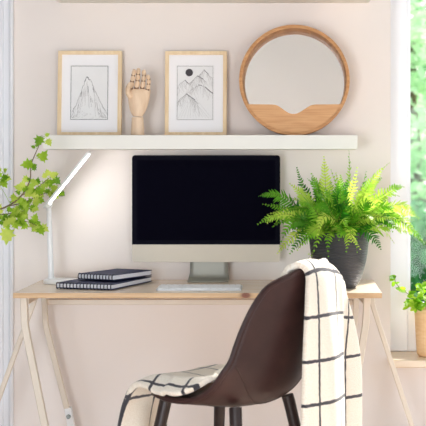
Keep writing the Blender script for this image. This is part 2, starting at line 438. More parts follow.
def art_peak(bm, a0, a1, b0, b1, y):
    r = random.Random(3); w, h = a1-a0, b1-b0
    q = lambda u, v: (a0 + u*w, b0 + v*h)
    for k in range(4):
        c = [(0, 0), (1, 0), (1, 1), (0, 1), (0, 0)]
        ribbon(bm, [q(*c[k]), q(*c[k+1])], .0016, y, 0)
    L = [q(.02, .04), q(.12, .23), q(.22, .41), q(.3, .56), q(.36, .68), q(.43, .8)]
    R = [q(.43, .8), q(.55, .71), q(.62, .58), q(.72, .44), q(.85, .27), q(.98, .1)]
    for chain, mt in ((L, 1), (R, 1)):
        for p, s_ in zip(chain, chain[1:]): ribbon(bm, jag(p, s_, 4, .0018, r), .0012, y, mt)
    for p, s_ in (((.43, .8), (.36, .71)), ((.43, .8), (.5, .73)), ((.46, .62), (.47, .5)), ((.6, .6), (.63, .5)), ((.3, .52), (.27, .42))):
        ribbon(bm, jag(q(*p), q(*s_), 3, .001, r), .0016, y-.0001, 0)
    for i in range(46):
        u = r.uniform(.08, .92)
        top = .8 - abs(u - .43) * (1.55 if u < .43 else 1.2)
        v1 = max(.05, top - r.uniform(.02, .35)); v0 = max(.03, v1 - r.uniform(.08, .32))
        du = (u - .43) * .25
        ribbon(bm, jag(q(u, v1), q(min(.97, max(.03, u + du)), v0), 4, .0012, r), .0008, y, 2 if r.random() < .6 else 1)
    for i in range(30):
        u = r.uniform(.05, .92); v = r.uniform(.03, .16)
        ribbon(bm, jag(q(u, v), q(min(.97, u + r.uniform(.03, .08)), v + r.uniform(-.02, .02)), 2, .0006, r), .0007, y, 2)
def art_range(bm, a0, a1, b0, b1, y):
    r = random.Random(5); w, h = a1-a0, b1-b0
    q = lambda u, v: (a0 + min(.985, max(.015, u))*w, b0 + v*h)
    for k in range(4):
        c = [(0, 0), (1, 0), (1, 1), (0, 1), (0, 0)]
        ribbon(bm, [q(*c[k]), q(*c[k+1])], .0011, y, 1)
    cx, cz = q(.34, .88); rr = .0135
    vs = [bm.verts.new((cx + rr*math.cos(2*PI*i/28), y, cz + rr*math.sin(2*PI*i/28))) for i in range(28)]
    bm.faces.new(vs).material_index = 0
    ridges = [([(.0, .58), (.1, .68), (.23, .74), (.33, .66), (.42, .72), (.56, .8), (.66, .86), (.74, .93), (.85, .85), (1, .76)], 0),
              ([(.36, .66), (.56, .82), (.66, .78), (.82, .7)], 0), ([(.05, .33), (.3, .5), (.45, .57), (.63, .65), (.78, .6), (1, .48)], 0),
              ([(.0, .32), (.12, .4), (.27, .48), (.45, .38), (.6, .29)], 0), ([(.27, .48), (.42, .4), (.55, .31)], 0)]
    for ch, mt in ridges:
        for p, s_ in zip(ch, ch[1:]): ribbon(bm, jag(q(*p), q(*s_), 3, .0011, r), .0009, y, 1)
    for p, s_ in (((.74, .93), (.86, .85)), ((.56, .82), (.72, .76)), ((.78, .61), (.99, .49)), ((.27, .48), (.5, .37)), ((.23, .74), (.31, .68)), ((.6, .65), (.68, .64))):
        ribbon(bm, jag(q(*p), q(*s_), 3, .0008, r), .0019, y-.0001, 0)
    for ch, mt in ridges:
        for p, s_ in zip(ch, ch[1:]):
            for k in range(6):
                t = r.random(); u, v = p[0] + (s_[0]-p[0])*t, p[1] + (s_[1]-p[1])*t
                l = r.uniform(.06, .26)
                if v - l < .03: l = v - .03
                if l < .02: continue
                ribbon(bm, jag(q(u, v - .01), q(u + r.uniform(-.12, .16), v - l), 3, .0008, r), .0006, y, 2)
    for k in range(12):
        u = .04 + .92*k/11
        ribbon(bm, jag(q(.4 + (u-.4)*.35, r.uniform(.22, .34)), q(u, .03), 4, .0008, r), .0006, y, 2)
picture_frame(57, 121, 50, (70, 107, 65.2, 119), 'birch framed drawing of a single steep mountain peak, left of the wooden hand', art_peak)
picture_frame(164.6, 226.5, 50.3, (176.2, 213, 65.3, 119.3), 'birch framed drawing of several mountains under a dark round sun', art_range)

# ------------------------------------------------------------------ wooden mannequin hand
HY = 4.90; hs = HY / F_PX
t = thing('wooden_hand', 'jointed wooden mannequin hand standing upright between the two framed drawings', 'hand model', ((137.6-VX)*hs, HY, SH_T))
def hp(px, py, dy=0): return Vector(((px-137.6)*hs, dy, ZC + (VY-py)*hs - SH_T))
bm = bmesh.new()
lathe(bm, [(.0225, 0), (.0238, .001), (.0238, .004), (.0226, .03), (.0212, .058), (.0205, .064), (.018, .0655)], 32)
obj('base', bm, M['handwood'], t)
def capsule(bm, pts, rads, n=12, flat=1.0, mat=0):
    """rounded sweep"""
    pts = [Vector(p) for p in pts]
    d0 = (pts[0]-pts[1]).normalized(); d1 = (pts[-1]-pts[-2]).normalized()
    P2, R2 = [], []
    for a in (.98, .85, .55, .2): P2.append(pts[0] + d0*rads[0]*a*.9); R2.append(rads[0]*math.sqrt(max(0, 1-a*a)))
    P2 += pts; R2 += list(rads)
    for a in (.2, .55, .85, .98): P2.append(pts[-1] + d1*rads[-1]*a*.9); R2.append(rads[-1]*math.sqrt(max(0, 1-a*a)))
    sweep(bm, P2, R2, n, flat=flat, up=(1, 0, 0), mat=mat)
bm = bmesh.new()   # palm: egg narrowing to the wrist
sec = spline([(116.5, 137.8, .0165, .014), (113, 137.8, .024, .0165), (108, 138.2, .0315, .019), (101, 138.6, .037, .021), (94, 139.2, .0395, .0205), (90.5, 139.6, .039, .0175), (88.8, 139.8, .036, .012)], 22)
loops = []
for py, px, rx, ry in sec:
    c = hp(px, py)
    loops.append([c + Vector((rx*math.cos(2*PI*k/28), ry*math.sin(2*PI*k/28), 0)) for k in range(28)])
prism(bm, loops)
obj('palm', bm, M['handwood'], t)
fingers = [('finger', [(131.2, 88.5), (132.6, 81.5), (134.0, 75.5), (135.3, 70.5)], .0088), ('finger', [(136.8, 88), (138.0, 80.5), (138.8, 74.5), (139.4, 69.4)], .0090),
           ('finger', [(142.6, 88), (143.9, 81), (144.7, 75.5), (144.9, 71.2)], .0088), ('finger', [(147.8, 89.5), (149.0, 84), (149.4, 79.5), (148.7, 76.0)], .0078)]
for nm, pp, r_ in fingers:
    dys = [-.006, -.012, -.02, -.030]
    pt = [hp(x, y, d) for (x, y), d in zip(pp, dys)]
    bm = bmesh.new()
    for k in range(3):
        a, c = pt[k], pt[k+1]; d = c - a
        rr = r_ * (1 - .07*k)
        capsule(bm, [a + d*.16, a + d*.5, a + d*.86], [rr*.92, rr, rr*.86], 14)
    fo = obj(nm, bm, M['handwood'], t)
    for k in range(3):
        a = pt[k]; rr = r_ * (1 - .07*k)
        bm = bmesh.new(); sweep(bm, [a - Vector((rr*.85, .002, 0)), a + Vector((rr*.85, -.002, 0))], rr*.62, 12)
        obj('joint', bm, M['joint'], fo)
pt = [hp(130.6, 97, -.012), hp(128.4, 92.2, -.022), hp(129.5, 87.2, -.034), hp(131.8, 84.2, -.040)]
bm = bmesh.new()
for k in range(3):
    a, c = pt[k], pt[k+1]; d = c - a; rr = .0102 * (1 - .08*k)
    capsule(bm, [a + d*.1, a + d*.5, a + d*.88], [rr*.9, rr, rr*.86], 14)
th = obj('thumb', bm, M['handwood'], t)
for k in (1, 2):
    bm = bmesh.new(); sweep(bm, [pt[k] - Vector((.006, 0, .001)), pt[k] + Vector((.006, 0, .001))], .005, 12); obj('joint', bm, M['joint'], th)

# ------------------------------------------------------------------ round mirror
MY0, MY1 = 4.868, 5.006
ms = MY0 / F_PX
MR = 55.4 * ms
mc = Vector(((294.4-VX)*ms, 0, SH_T + MR + .0005))
t = thing('round_mirror', 'round wall mirror in a deep pale wooden ring, with a notched wooden panel', 'mirror', (mc.x, MY0, SH_T))
cz = MR
bm = bmesh.new()
n = 96; d = MY1 - MY0
prof = [(MR-.0115, .0), (MR-.0075, -.0005), (MR-.007, .0012), (MR-.0055, .0012), (MR-.005, -.0005), (MR-.001, 0), (MR, .0015), (MR, d), (MR-.0115, d)]
rings = []
for r_, h in prof:
    rings.append([bm.verts.new((r_*math.cos(2*PI*k/n), h, cz + r_*math.sin(2*PI*k/n))) for k in range(n)])
for A, B in zip(rings, rings[1:] + rings[:1]):
    for k in range(n): bm.faces.new((A[k], A[(k+1) % n], B[(k+1) % n], B[k]))
obj('ring', bm, M['oak'], t)
bm = bmesh.new(); lathe(bm, [(MR-.012, .128), (MR-.012, .134)], 96, (0, 0, cz), 'Y'); obj('mirror_glass', bm, M['mirror'], t, auto=30)
# notched panel
pz = lambda py: ZC + (VY - py)*ms - SH_T
pxx = lambda px: (px - 294.4)*ms
top = [(348, 104.2), (318, 104.4), (312, 105), (307, 107.5), (301, 111.5), (297, 113.4), (294, 113.9), (290, 113.4), (286, 111.3), (280, 107), (276, 105), (271, 104.4), (240, 104.2)]
ri = MR - .0118
pts = []
zc_top = pz(104.2) - cz
a_r = math.asin(zc_top / ri)
for i in range(41):
    a = PI - a_r + (2*a_r + PI) * i / 40
    pts.append((ri*math.cos(a), cz + ri*math.sin(a)))
sp_ = spline([(pxx(x), pz(y)) for x, y in top[1:-1]], 50)
pts += sp_
bm = bmesh.new(); prism(bm, [[(x, .001, z) for x, z in pts], [(x, .013, z) for x, z in pts]])
bmesh.ops.triangulate(bm, faces=[f for f in bm.faces if len(f.verts) > 4])
obj('notched_panel', bm, M['oakpanel'], t, smooth=False)

# ------------------------------------------------------------------ desk
DW0, DW1 = (13 - VX)*4.5/F_PX, (382 - VX)*4.5/F_PX
DY0, DY1 = 4.5, 5.0
dcx = (DW0 + DW1)/2
desk = thing('desk', 'pale pine desk on cream steel trestle legs against the wall', 'desk', (dcx, 4.75, 0))
bm = bmesh.new(); box(bm, (DW0-dcx, -.25, -.017), (DW1-dcx, .25, 0))
bm.faces.ensure_lookup_table()
for fc in bm.faces: fc.material_index = 0 if abs(fc.normal.z) > .5 or fc.calc_center_median().z in (0, -.017) else 1
o = obj('tabletop', bm, [M['pine'], M['pineedge']], desk, bevel=.0015); o.location = (0, 0, DESK_Z)
def leg_path(p0, p1, p2, Y):
    """top, bend and a lower pixel point, prolonged to the floor"""
    a, b_, c = P(p0[0], p0[1], Y), P(p1[0], p1[1], Y), P(p2[0], p2[1], Y)
    d = (c - b_); e = b_ + d * ((b_.z - .012) / (b_.z - c.z))
    off = Vector((dcx, 4.75, 0))
    m1, m2 = b_.lerp(a, .12), b_.lerp(e, .05)
    a.z = DESK_Z - .0175
    return [x - off for x in (a, m1, b_.lerp((m1+m2)/2, .5), m2, e)]
def desk_leg(p0, p1, p2, Y, r, foot=True):
    pts = leg_path(p0, p1, p2, Y)
    bm = bmesh.new(); sweep(bm, pts, r, 4, up=(0, 1, 0), square=True)
    o = obj('leg', bm, M['leg'], desk, smooth=False, bevel=.003)
    e = pts[-1]; dirn = (pts[-2] - pts[-1]).normalized()
    bm = bmesh.new(); sweep(bm, [e - dirn*.008, e + dirn*.06], r*1.12, 4, up=(0, 1, 0), square=True)
    obj('foot_cap', bm, M['foot'], o, smooth=False, bevel=.002)
    return o
R_ = .0165
desk_leg((24, 298), (25, 326), (45, 426), 4.56, R_)
lg = desk_leg((43.5, 298), (46, 326), (70, 420), 4.94, R_*.85)
desk_leg((36.5, 294), (35, 299), (0, 395), 4.76, R_*.72)
desk_leg((367, 296), (366, 322), (349, 426), 4.56, R_)
desk_leg((357, 297), (355, 322), (331, 426), 4.94, R_*.85)
desk_leg((371.5, 294), (372.5, 305), (412, 426), 4.76, R_*.72)
bc = P(69, 416, 4.94) - Vector((dcx, 4.75, 0))
bm = bmesh.new(); lathe(bm, [(.006, -.020), (.008, -.016), (.008, -.008)], 12, bc, 'Y'); obj('bolt', bm, M['bolt'], desk)
bm = bmesh.new(); sweep(bm, [bc + Vector((-.004, .002, .03)), bc + Vector((.012, .002, -.06))], R_*1.05, 4, up=(0, 1, 0), square=True)
obj('leg_sleeve', bm, M['foot'], desk, smooth=False, bevel=.002)
for a, c in ((25, 1), (367, 1)):   # bar of each trestle under the top
    x = (a-VX)*4.56/F_PX - dcx
    x2 = ((43.5 if a < 100 else 357)-VX)*4.94/F_PX - dcx
    bm = bmesh.new(); sweep(bm, [(x, -.19, DESK_Z-.031), (x2, .19, DESK_Z-.031)], .018, 4, up=(0, 0, 1), square=True)
    obj('trestle_bar', bm, M['leg'], desk, smooth=False, bevel=.002)
ra, rb = P(43, 302, 4.955), P(357, 302, 4.955)
bm = bmesh.new(); box(bm, (ra.x-dcx, .195, ra.z-.009), (rb.x-dcx, .213, ra.z+.010)); obj('back_rail', bm, M['leg'], desk, bevel=.002)

# ------------------------------------------------------------------ all-in-one computer
MONY = 4.925; s = MONY/F_PX
mw = (280.2-132)*s; mx = ((280.2+132)/2 - VX)*s
mz1, mz0, mzc = ZC+(VY-155.2)*s, ZC+(VY-262)*s, ZC+(VY-244.5)*s
t = thing('desktop_computer', 'silver all-in-one computer with a black switched-off screen on the desk', 'computer', (mx, MONY, DESK_Z))
mh = mz1 - mz0; mcz = (mz1+mz0)/2 - DESK_Z
out = rounded_rect(mw, mh, .011)
def loop(pts, y, k=1.0, dz=0): return [(x*k, y, mcz + z*k + dz) for x, z in pts]
bm = bmesh.new()
prism(bm, [loop(out, .0025), loop(out, .0065), loop(out, .009, .985), loop(out, .02, .8), loop(out, .032, .5), loop(out, .036, .3)])
obj('housing', bm, M['alu'], t)
# chin and glass as front plates sharing the outline
cut = mzc - DESK_Z - mcz
up = [p for p in out if p[1] > cut]; lo_ = [p for p in out if p[1] <= cut]
g = [(mw/2, cut)] + up + [(-mw/2, cut)]
bm = bmesh.new(); prism(bm, [[(x, .0, mcz+z) for x, z in g], [(x, .0025, mcz+z) for x, z in g]])
gl_ = obj('glass_bezel', bm, M['bezel'], t, smooth=False)
c_ = [(-mw/2, cut-.0003)] + lo_ + [(mw/2, cut-.0003)]
bm = bmesh.new(); prism(bm, [[(x, .0003, mcz+z) for x, z in c_], [(x, .0025, mcz+z) for x, z in c_]])
obj('chin', bm, M['aluchin'], t, smooth=False)
bz = .017
bm = bmesh.new(); box(bm, (-mw/2+bz, -.0004, cut+mcz+bz*.9), (mw/2-bz, .0001, mcz+mh/2-bz)); obj('screen', bm, M['screen'], t, smooth=False)
# stand: curved sheet, down the back and forward into the foot
sxa, sxb = (189.5-VX)*s - mx, (227.5-VX)*s - mx
path = [(.038, .20), (.036, .14), (.032, .08), (.026, .04), (.022, .02), (.014, .010), (0, .0065), (-.02, .0045), (-.034, .003)]
path = spline(path, 30)
bm = bmesh.new(); rows = []
for i, (y, z) in enumerate(path):
    k = i/29; wx = 1.0 + (.07 if z < .03 else 0) * min(1, (.03-z)/.02)
    rows.append([bm.verts.new((x*wx + ((sxa+sxb)/2)*(1-wx), y, z)) for x in [sxa + (sxb-sxa)*j/8 for j in range(9)]])
for A, B in zip(rows, rows[1:]):
    for j in range(8): bm.faces.new((A[j], A[j+1], B[j+1], B[j]))
obj('stand', bm, M['alu'], t, solid=.0055)

# ------------------------------------------------------------------ keyboard
kx0, kx1 = (157.3-VX)*4.63/F_PX, (242-VX)*4.63/F_PX
t = thing('keyboard', 'slim white computer keyboard lying in front of the computer', 'keyboard', ((kx0+kx1)/2, 4.635, DESK_Z))
kw, kd = kx1-kx0, .122
bm = bmesh.new()
rr = rounded_rect(kw, kd, .008)
prism(bm, [[(x, y, .0005) for x, y in rr], [(x, y, .0045 + .004*(y/kd+.5)) for x, y in rr]])
obj('body', bm, M['kbbody'], t, smooth=False, bevel=.0008)
rows_ = [([1]*14, .010), ([1]*13 + [1.5], .0165), ([1.5] + [1]*13, .0165), ([1.75] + [1]*11 + [1.75], .0165), ([2.3] + [1]*10 + [2.2], .0165), ([1, 1, 1, 1.25, 5, 1.25, 1, 1, 1, 1], .0165)]
y = kd/2 - .005
for widths, hgt in rows_:
    tot = sum(widths); u = (kw - .010)/tot; x = -kw/2 + .005
    for wd in widths:
        bm = bmesh.new()
        zt = .0055 + .004*((y-hgt/2)/kd+.5)
        box(bm, (x+.0013, y-hgt+.0012, zt-.0015), (x+wd*u-.0013, y-.0012, zt+.0022))
        obj('key', bm, M['key'], t, smooth=False, bevel=.0006, seg=1)
        x += wd*u
    y -= hgt + .0022

# ------------------------------------------------------------------ LED desk lamp
LY = 4.86; ls = LY/F_PX
bx_ = (51.2-VX)*ls
t = thing('desk_lamp', 'slim white desk lamp with lit bar head tilted up at left end of desk', 'lamp', (bx_, LY, DESK_Z))
bm = bmesh.new()
oval = [(x+.038, y) for x, y in rounded_rect(.128, .10, .046, 10)]
def ov(k, z): return [((x-.038)*k+.038, y*k, z) for x, y in oval]
prism(bm, [ov(.97, .0005), ov(1, .003), ov(1, .011), ov(.97, .0145), ov(.9, .016)])
obj('base', bm, M['lampwhite'], t)
lz = lambda py: ZC + (VY-py)*ls - DESK_Z
lx = lambda px: (px-VX)*ls - bx_
bm = bmesh.new()
lo0, hi0 = Vector((0, 0, .015)), Vector((lx(48.8), 0, lz(206)))
sweep(bm, [lo0, lo0.lerp(hi0, .5), hi0], [.0105, .0095, .0085], 16, flat=1.25)
obj('pole', bm, M['lampwhite'], t)
bm = bmesh.new(); lathe(bm, [(.0135, -.001), (.0135, .006), (.011, .007)], 20, (0, 0, .0155)); obj('pole_collar', bm, M['lampwhite'], t)
A, B = Vector((lx(44.8), 0, lz(208.5))), Vector((lx(90.5), 0, lz(152)))
dv = (B-A).normalized(); nv = Vector((-dv.z, 0, dv.x)); side = Vector((0, 1, 0)); hl = (B-A).length
bm = bmesh.new()
rr = rounded_rect(hl, .05, .012, 6); mid = (A+B)/2 + nv*.003
def hd(k, h): return [mid + dv*(x*(1 if k == 1 else (hl-2*k)/hl)) + side*(y*(1 if k == 1 else (.05-2*k)/.05)) + nv*h for x, y in rr]
prism(bm, [hd(.001, -.004), hd(1, -.003), hd(1, .0025), hd(.0015, .004)])
head = obj('lamp_head', bm, M['lampwhite'], t)
bm = bmesh.new()
rr2 = rounded_rect(hl-.03, .034, .006, 4); m2 = mid + dv*.006
prism(bm, [[m2 + dv*x + side*y + nv*(-.0045) for x, y in rr2], [m2 + dv*x + side*y + nv*(-.0055) for x, y in rr2]])
o = obj('led_panel', bm, M['led'], head, smooth=False); o['label'] = 'glowing white light strip'
bm = bmesh.new(); lathe(bm, [(.009, -.016), (.0105, -.012), (.0105, .012), (.009, .016)], 20, (lx(48.8), 0, lz(205)), 'Y'); obj('hinge', bm, M['lampwhite'], t)

# ------------------------------------------------------------------ notebooks
def notebook(name, w, d, h, loc, rz, label, nr):
    """origin = front right corner of the spine; spine along -x, depth along +y"""
    t = thing(name, label, 'notebook', loc, rz, 'spiral notebooks stacked on the desk')
    for z in (.0004, h-.0026):
        bm = bmesh.new(); pts = [(x - w/2, y + d/2) for x, y in rounded_rect(w, d, .006, 4)]
        prism(bm, [[(x, y, z) for x, y in pts], [(x, y, z+.0022) for x, y in pts]])
        obj('cover', bm, M['navy'], t, smooth=False)
    bm = bmesh.new(); box(bm, (-w+.004, .003, .0028), (-.004, d-.004, h-.0028)); obj('page_block', bm, M['pages'], t, smooth=False)
    for k in range(nr):
        x = -w*(k+.5)/nr
        bm = bmesh.new(); c = Vector((x, .004, h/2))
        pts = [c + Vector((0, -.0085*math.cos(a), (h/2+.0006)*math.sin(a))) for a in [2*PI*i/16 for i in range(17)]]
        sweep(bm, pts, .0017, 6, cap=False, up=(1, 0, 0)); obj('spiral_ring', bm, M['coil'], t)
    return t
notebook('notebook', .212, .335, .0185, (-.613, 4.585, DESK_Z+.0024), math.radians(-17), 'larger navy spiral notebook at the bottom of the pile beside the lamp', 17)
notebook('notebook', .150, .245, .0195, (-.620, 4.668, DESK_Z+.0258), math.radians(-26), 'smaller navy spiral notebook lying on top of the other', 12)

# ------------------------------------------------------------------ fern
FX, FYc = (339-VX)*4.70/F_PX, 4.70
t = thing('potted_fern', 'lush green fern in a ribbed black pot at the right end of the desk', 'plant', (FX, FYc, DESK_Z))
ps = 4.62/F_PX
bm = bmesh.new()
pp = spline([(.052, 0), (.060, .004), (.073, .025), (.085, .06), (.0945, .10), (.1005, .145), (.1025, .175), (.1025, .188)], 26)
inn = [(.0995, .190), (.097, .188), (.096, .17), (.09, .15)]
lathe(bm, pp + inn, 64, cap1=True); pot = obj('pot', bm, M['pot'], t, auto=0)
bm = bmesh.new(); lathe(bm, [(.0955, .158), (.0955, .166), (.06, .174), (.02, .178)], 32); obj('soil', bm, M['soil'], t)
def frond(base, ctrl, tip, r, wmax=.03, n=None):
    base, ctrl, tip = Vector(base), Vector(ctrl), Vector(tip)
    wob_ = Vector((r.uniform(-.012, .012), r.uniform(-.012, .012), r.uniform(-.012, .012)))
    bez = lambda u: base*(1-u)**2 + ctrl*2*u*(1-u) + tip*u*u + wob_*math.sin(u*PI*2)
    L = sum((bez((i+1)/20) - bez(i/20)).length for i in range(20))
    n = n or int(L/.0108); wmax *= 1.28
    bm = bmesh.new()
    pts = [bez(i/14) for i in range(15)]
    sweep(bm, pts, [.0013*(1-.7*i/14) for i in range(15)], 5, mat=1)
    twist = r.uniform(-.8, .8); face = Vector((r.uniform(-.4, .4), 0, r.uniform(-.2, .3)))
    for i in range(n):
        u = .10 + .90*i/(n-1)
        p = bez(u); tg = (bez(min(1, u+.02)) - bez(max(0, u-.02))).normalized()
        nm = Vector((0, -.75, .7)) + face; nm = (nm - tg*nm.dot(tg)).normalized()
        sd = tg.cross(nm).normalized()
        sd, nm = sd*math.cos(twist) + nm*math.sin(twist), nm*math.cos(twist) - sd*math.sin(twist)
        lw = wmax * (min(1, .4 + u*2) if u < .3 else (1 - ((u-.3)/.72)**1.9)) ; lw = max(lw, .004)
        for sgn in (-1, 1):
            dr = (sd*sgn*r.uniform(.85, 1.0) + tg*(.32 + .5*u) + nm*r.uniform(-.5, .3)).normalized()
            ln = lw * r.uniform(.72, 1.15); hw = min(.0041, .0018 + ln*.085) * r.uniform(.85, 1.15)
            wv_ = (tg - dr*tg.dot(dr)).normalized()
            cur = -nm*ln*.16
            cs = [(0, .45), (.18, 1.0), (.5, .9), (.8, .55), (1, .06)]
            va = []
            for k, (c, wd) in enumerate(cs):
                q = p + dr*ln*c + cur*c*c
                va.append((bm.verts.new(q + wv_*hw*wd), bm.verts.new(q + nm*hw*.18), bm.verts.new(q - wv_*hw*wd)))
            for a, b_ in zip(va, va[1:]):
                bm.faces.new((a[0], a[1], b_[1], b_[0])); bm.faces.new((a[1], a[2], b_[2], b_[1]))
    return obj('frond', bm, [M['fern'], M['fernstem']], t, auto=0)
FO = Vector((FX, FYc, DESK_Z))
def fr_tip(px, py, dy): return P(px, py, FYc+dy) - FO
tips = [  # px, py, depth, arch (rise of control point), width
 (259, 196, -.03, .10, .030), (263, 204, .03, .06, .026), (258, 224, -.06, .09, .028), (280, 246, -.08, .13, .030), (268, 214, .06, .10, .028),
 (297, 168, .02, .02, .022), (290, 184, -.05, .05, .028), (312, 178, -.02, .02, .026), (324, 157, .0, -.02, .030), (331, 170, .06, -.02, .028), (349, 151, .02, -.03, .024),
 (357, 168, -.04, -.01, .028), (366, 172, .05, .02, .030), (389, 163, .0, .01, .028), (381, 178, .08, .04, .028), (404, 187, .03, .07, .028), (399, 196, -.05, .06, .028),
 (424, 244, -.02, .16, .032), (412, 226, .05, .13, .032), (415, 214, -.07, .10, .030), (398, 230, -.10, .10, .030), (357, 252, -.15, .10, .030), (339, 240, -.17, .09, .028),
 (305, 262, -.06, .08, .018), (309, 254, -.02, .07, .018), (297, 236, -.12, .11, .028), (318, 234, -.16, .11, .028), (376, 228, -.14, .11, .028), (274, 226, .04, .12, .028),
 (300, 206, -.14, .08, .030), (330, 198, -.13, .05, .030), (352, 200, -.14, .05, .030), (375, 205, -.12, .07, .030), (285, 212, -.11, .09, .030), (316, 192, -.08, .05, .028), (394, 212, -.09, .09, .030)]
fr = random.Random(11)
for i, (px, py, dy, arch, wd) in enumerate(tips):
    tip = fr_tip(px, py, dy)
    a = fr.uniform(0, 2*PI); b0 = Vector((tip.x*.18 + .03*math.cos(a), tip.y*.18 + .03*math.sin(a), .172))
    ctrl = b0.lerp(tip, .45) + Vector((0, 0, arch + .015))
    frond(b0, ctrl, tip, fr, wd)
for i in range(64):
    a = 2*PI*i/64*7.0 + fr.uniform(-.2, .2); el = fr.choice((.3, .6, .9, 1.2))
    L = fr.uniform(.17, .28)
    d = Vector((math.cos(a)*math.cos(el), math.sin(a)*math.cos(el)*.75, math.sin(el)))
    b0 = Vector((d.x*.05, d.y*.05, .172))
    tip = b0 + d*L; tip.z = max(tip.z - .11*math.cos(el), .10 if math.hypot(tip.x, tip.y) > .13 else .19)
    if FYc + tip.y > 4.97: tip.y = 4.97 - FYc
    ctrl = b0.lerp(tip, .45) + Vector((0, 0, .09*math.cos(el)+.01))
    frond(b0, ctrl, tip, fr, fr.uniform(.022, .031))

# ------------------------------------------------------------------ windowsill plant
SX, SY = (429.5-VX)*5.03/F_PX, 5.03
t = thing('sill_plant', 'small trailing green plant in a pale wooden pot on the windowsill', 'plant', (SX, SY, SILL_Z))
bm = bmesh.new()
lathe(bm, spline([(.038, 0), (.043, .006), (.047, .02), (.051, .08), (.0555, .172)], 14) + [(.0525, .174), (.051, .165), (.045, .15)], 40)
obj('pot', bm, M['kraft'], t, auto=50)
bm = bmesh.new(); lathe(bm, [(.049, .145), (.049, .155), (.02, .16)], 24); obj('soil', bm, M['soil'], t)
def oval_leaf(bm, p, d, up, ln, wd, mat=0):
    d = d.normalized(); s_ = d.cross(up)
    if s_.length < .1: s_ = d.cross(Vector((1, 0, 0)))
    s_.normalize(); n_ = s_.cross(d)
    va = []
    for c, w_ in ((0, .1), (.15, .6), (.4, 1), (.7, .8), (.9, .4), (1, .05)):
        q = p + d*ln*c - n_*ln*.2*c*c
        va.append((bm.verts.new(q + s_*wd*w_ + n_*wd*.15), bm.verts.new(q), bm.verts.new(q - s_*wd*w_ + n_*wd*.15)))
    for a, b_ in zip(va, va[1:]):
        bm.faces.new((a[0], a[1], b_[1], b_[0])).material_index = mat; bm.faces.new((a[1], a[2], b_[2], b_[1])).material_index = mat
sr = random.Random(4); SO = Vector((SX, SY, SILL_Z))
def sp_(px, py, dy): return P(px, py, SY+dy) - SO
stems = [[(422, 308, 0), (414, 298, -.02), (405, 292, -.03), (399, 287, -.03), (395, 281, -.03), (396, 276, -.03)],
         [(424, 308, -.01), (418, 300, -.03), (413, 302, -.05), (410, 306, -.05)], [(428, 308, 0), (424, 295, 0), (421, 284, .01)], [(430, 308, 0), (432, 292, -.01), (436, 280, 0)],
         [(432, 308, 0), (440, 298, .0), (448, 296, .0)], [(427, 308, -.03), (420, 303, -.05), (416, 308, -.06)]]
for k, st in enumerate(stems):
    pts = [Vector(q) for q in spline([tuple(sp_(*q)) for q in st], 14)]
    if k == 0: pts[0] = Vector((-.02, 0, .156))
    else: pts[0].z = .155
    bm = bmesh.new(); sweep(bm, pts, .0013, 5); so = obj('stem', bm, M['fernstem'], t)
    for i in range(3, 14):
        if k == 0 and i in (7, 8, 11): continue
        for sg in (-1, 1):
            if k == 0 and i > 8 and sg > 0 and i != 12: continue
            bm = bmesh.new()
            d = Vector((sr.uniform(-1, 1), sr.uniform(-.8, .3), sr.uniform(-.5, .7)))
            oval_leaf(bm, pts[i], d, Vector((0, -.6, 1)), sr.uniform(.021, .031), sr.uniform(.009, .0135)); obj('leaf', bm, M['sillplant'], so, auto=0)

# ------------------------------------------------------------------ indoor tree reaching in at the left
TY = 4.60
TX = -1.42
t = thing('indoor_tree', 'leafy green branches of a tall indoor plant reaching in at the left edge', 'plant', (TX, TY, 0))
bm = bmesh.new(); lathe(bm, spline([(.10, 0), (.115, .01), (.135, .12), (.15, .3), (.155, .34)], 14) + [(.147, .342), (.143, .33), (.14, .31)], 40); obj('pot', bm, M['white'], t)
bm = bmesh.new(); lathe(bm, [(.141, .29), (.141, .305), (.05, .31)], 24); obj('soil', bm, M['soil'], t)
TO = Vector((TX, TY, 0))
def tp(px, py, dy=0): return P(px, py, TY+dy) - TO
tr_ = random.Random(21)
bm = bmesh.new(); trunk = spline([(0, 0, .3), (.02, .0, .55), (.05, .01, .8), tuple(tp(-62, 250)), tuple(tp(-40, 222))], 16); sweep(bm, trunk, [.009*(1-.45*i/15) for i in range(16)], 8); obj('trunk', bm, M['twig'], t)
def lobed_leaf(bm, p, d, nrm, ln):
    """three to five pointed lobes"""
    d = d.normalized(); s_ = d.cross(nrm); s_.normalize(); n_ = s_.cross(d)
    outl = [(0, 0), (.10, .22), (.02, .42), (.28, .30), (.42, .56), (.52, .28), (.74, .30), (.76, .14), (1.05, 0)]
    pts = [(a, b_) for a, b_ in outl] + [(a, -b_) for a, b_ in outl[-2:0:-1]]
    c = bm.verts.new(p + d*ln*.45)
    vs = [bm.verts.new(p + d*ln*a + s_*ln*b_ + n_*(-ln*.25*(a-.45)**2 + abs(b_)*ln*.18)) for a, b_ in pts]
    for k in range(len(vs)): bm.faces.new((c, vs[k], vs[(k+1) % len(vs)]))
branches = [
 [(-40, 222, 0), (-15, 214, -.01), (8, 206, -.02), (22, 195, -.02), (30, 180, -.02), (31, 165, -.02), (37, 150, -.02), (43, 137, -.02)],
 [(8, 206, -.02), (22, 203, .05), (34, 198, .22), (46, 193, .345), (60, 192, .355)],
 [(-15, 214, -.01), (2, 222, -.03), (16, 220, -.05), (28, 222, -.06), (38, 226, -.06)],
 [(-40, 222, 0), (-20, 200, .02), (-5, 185, .03), (3, 172, .03)],
 [(-10, 215, 0), (6, 214, .03), (20, 212, .04), (30, 208, .04)],
 [(-62, 250, 0), (-40, 268, -.01), (-18, 284, -.02), (-2, 292, -.02)],
 [(22, 195, -.02), (34, 190, .0), (44, 182, .01), (52, 176, .01)]]
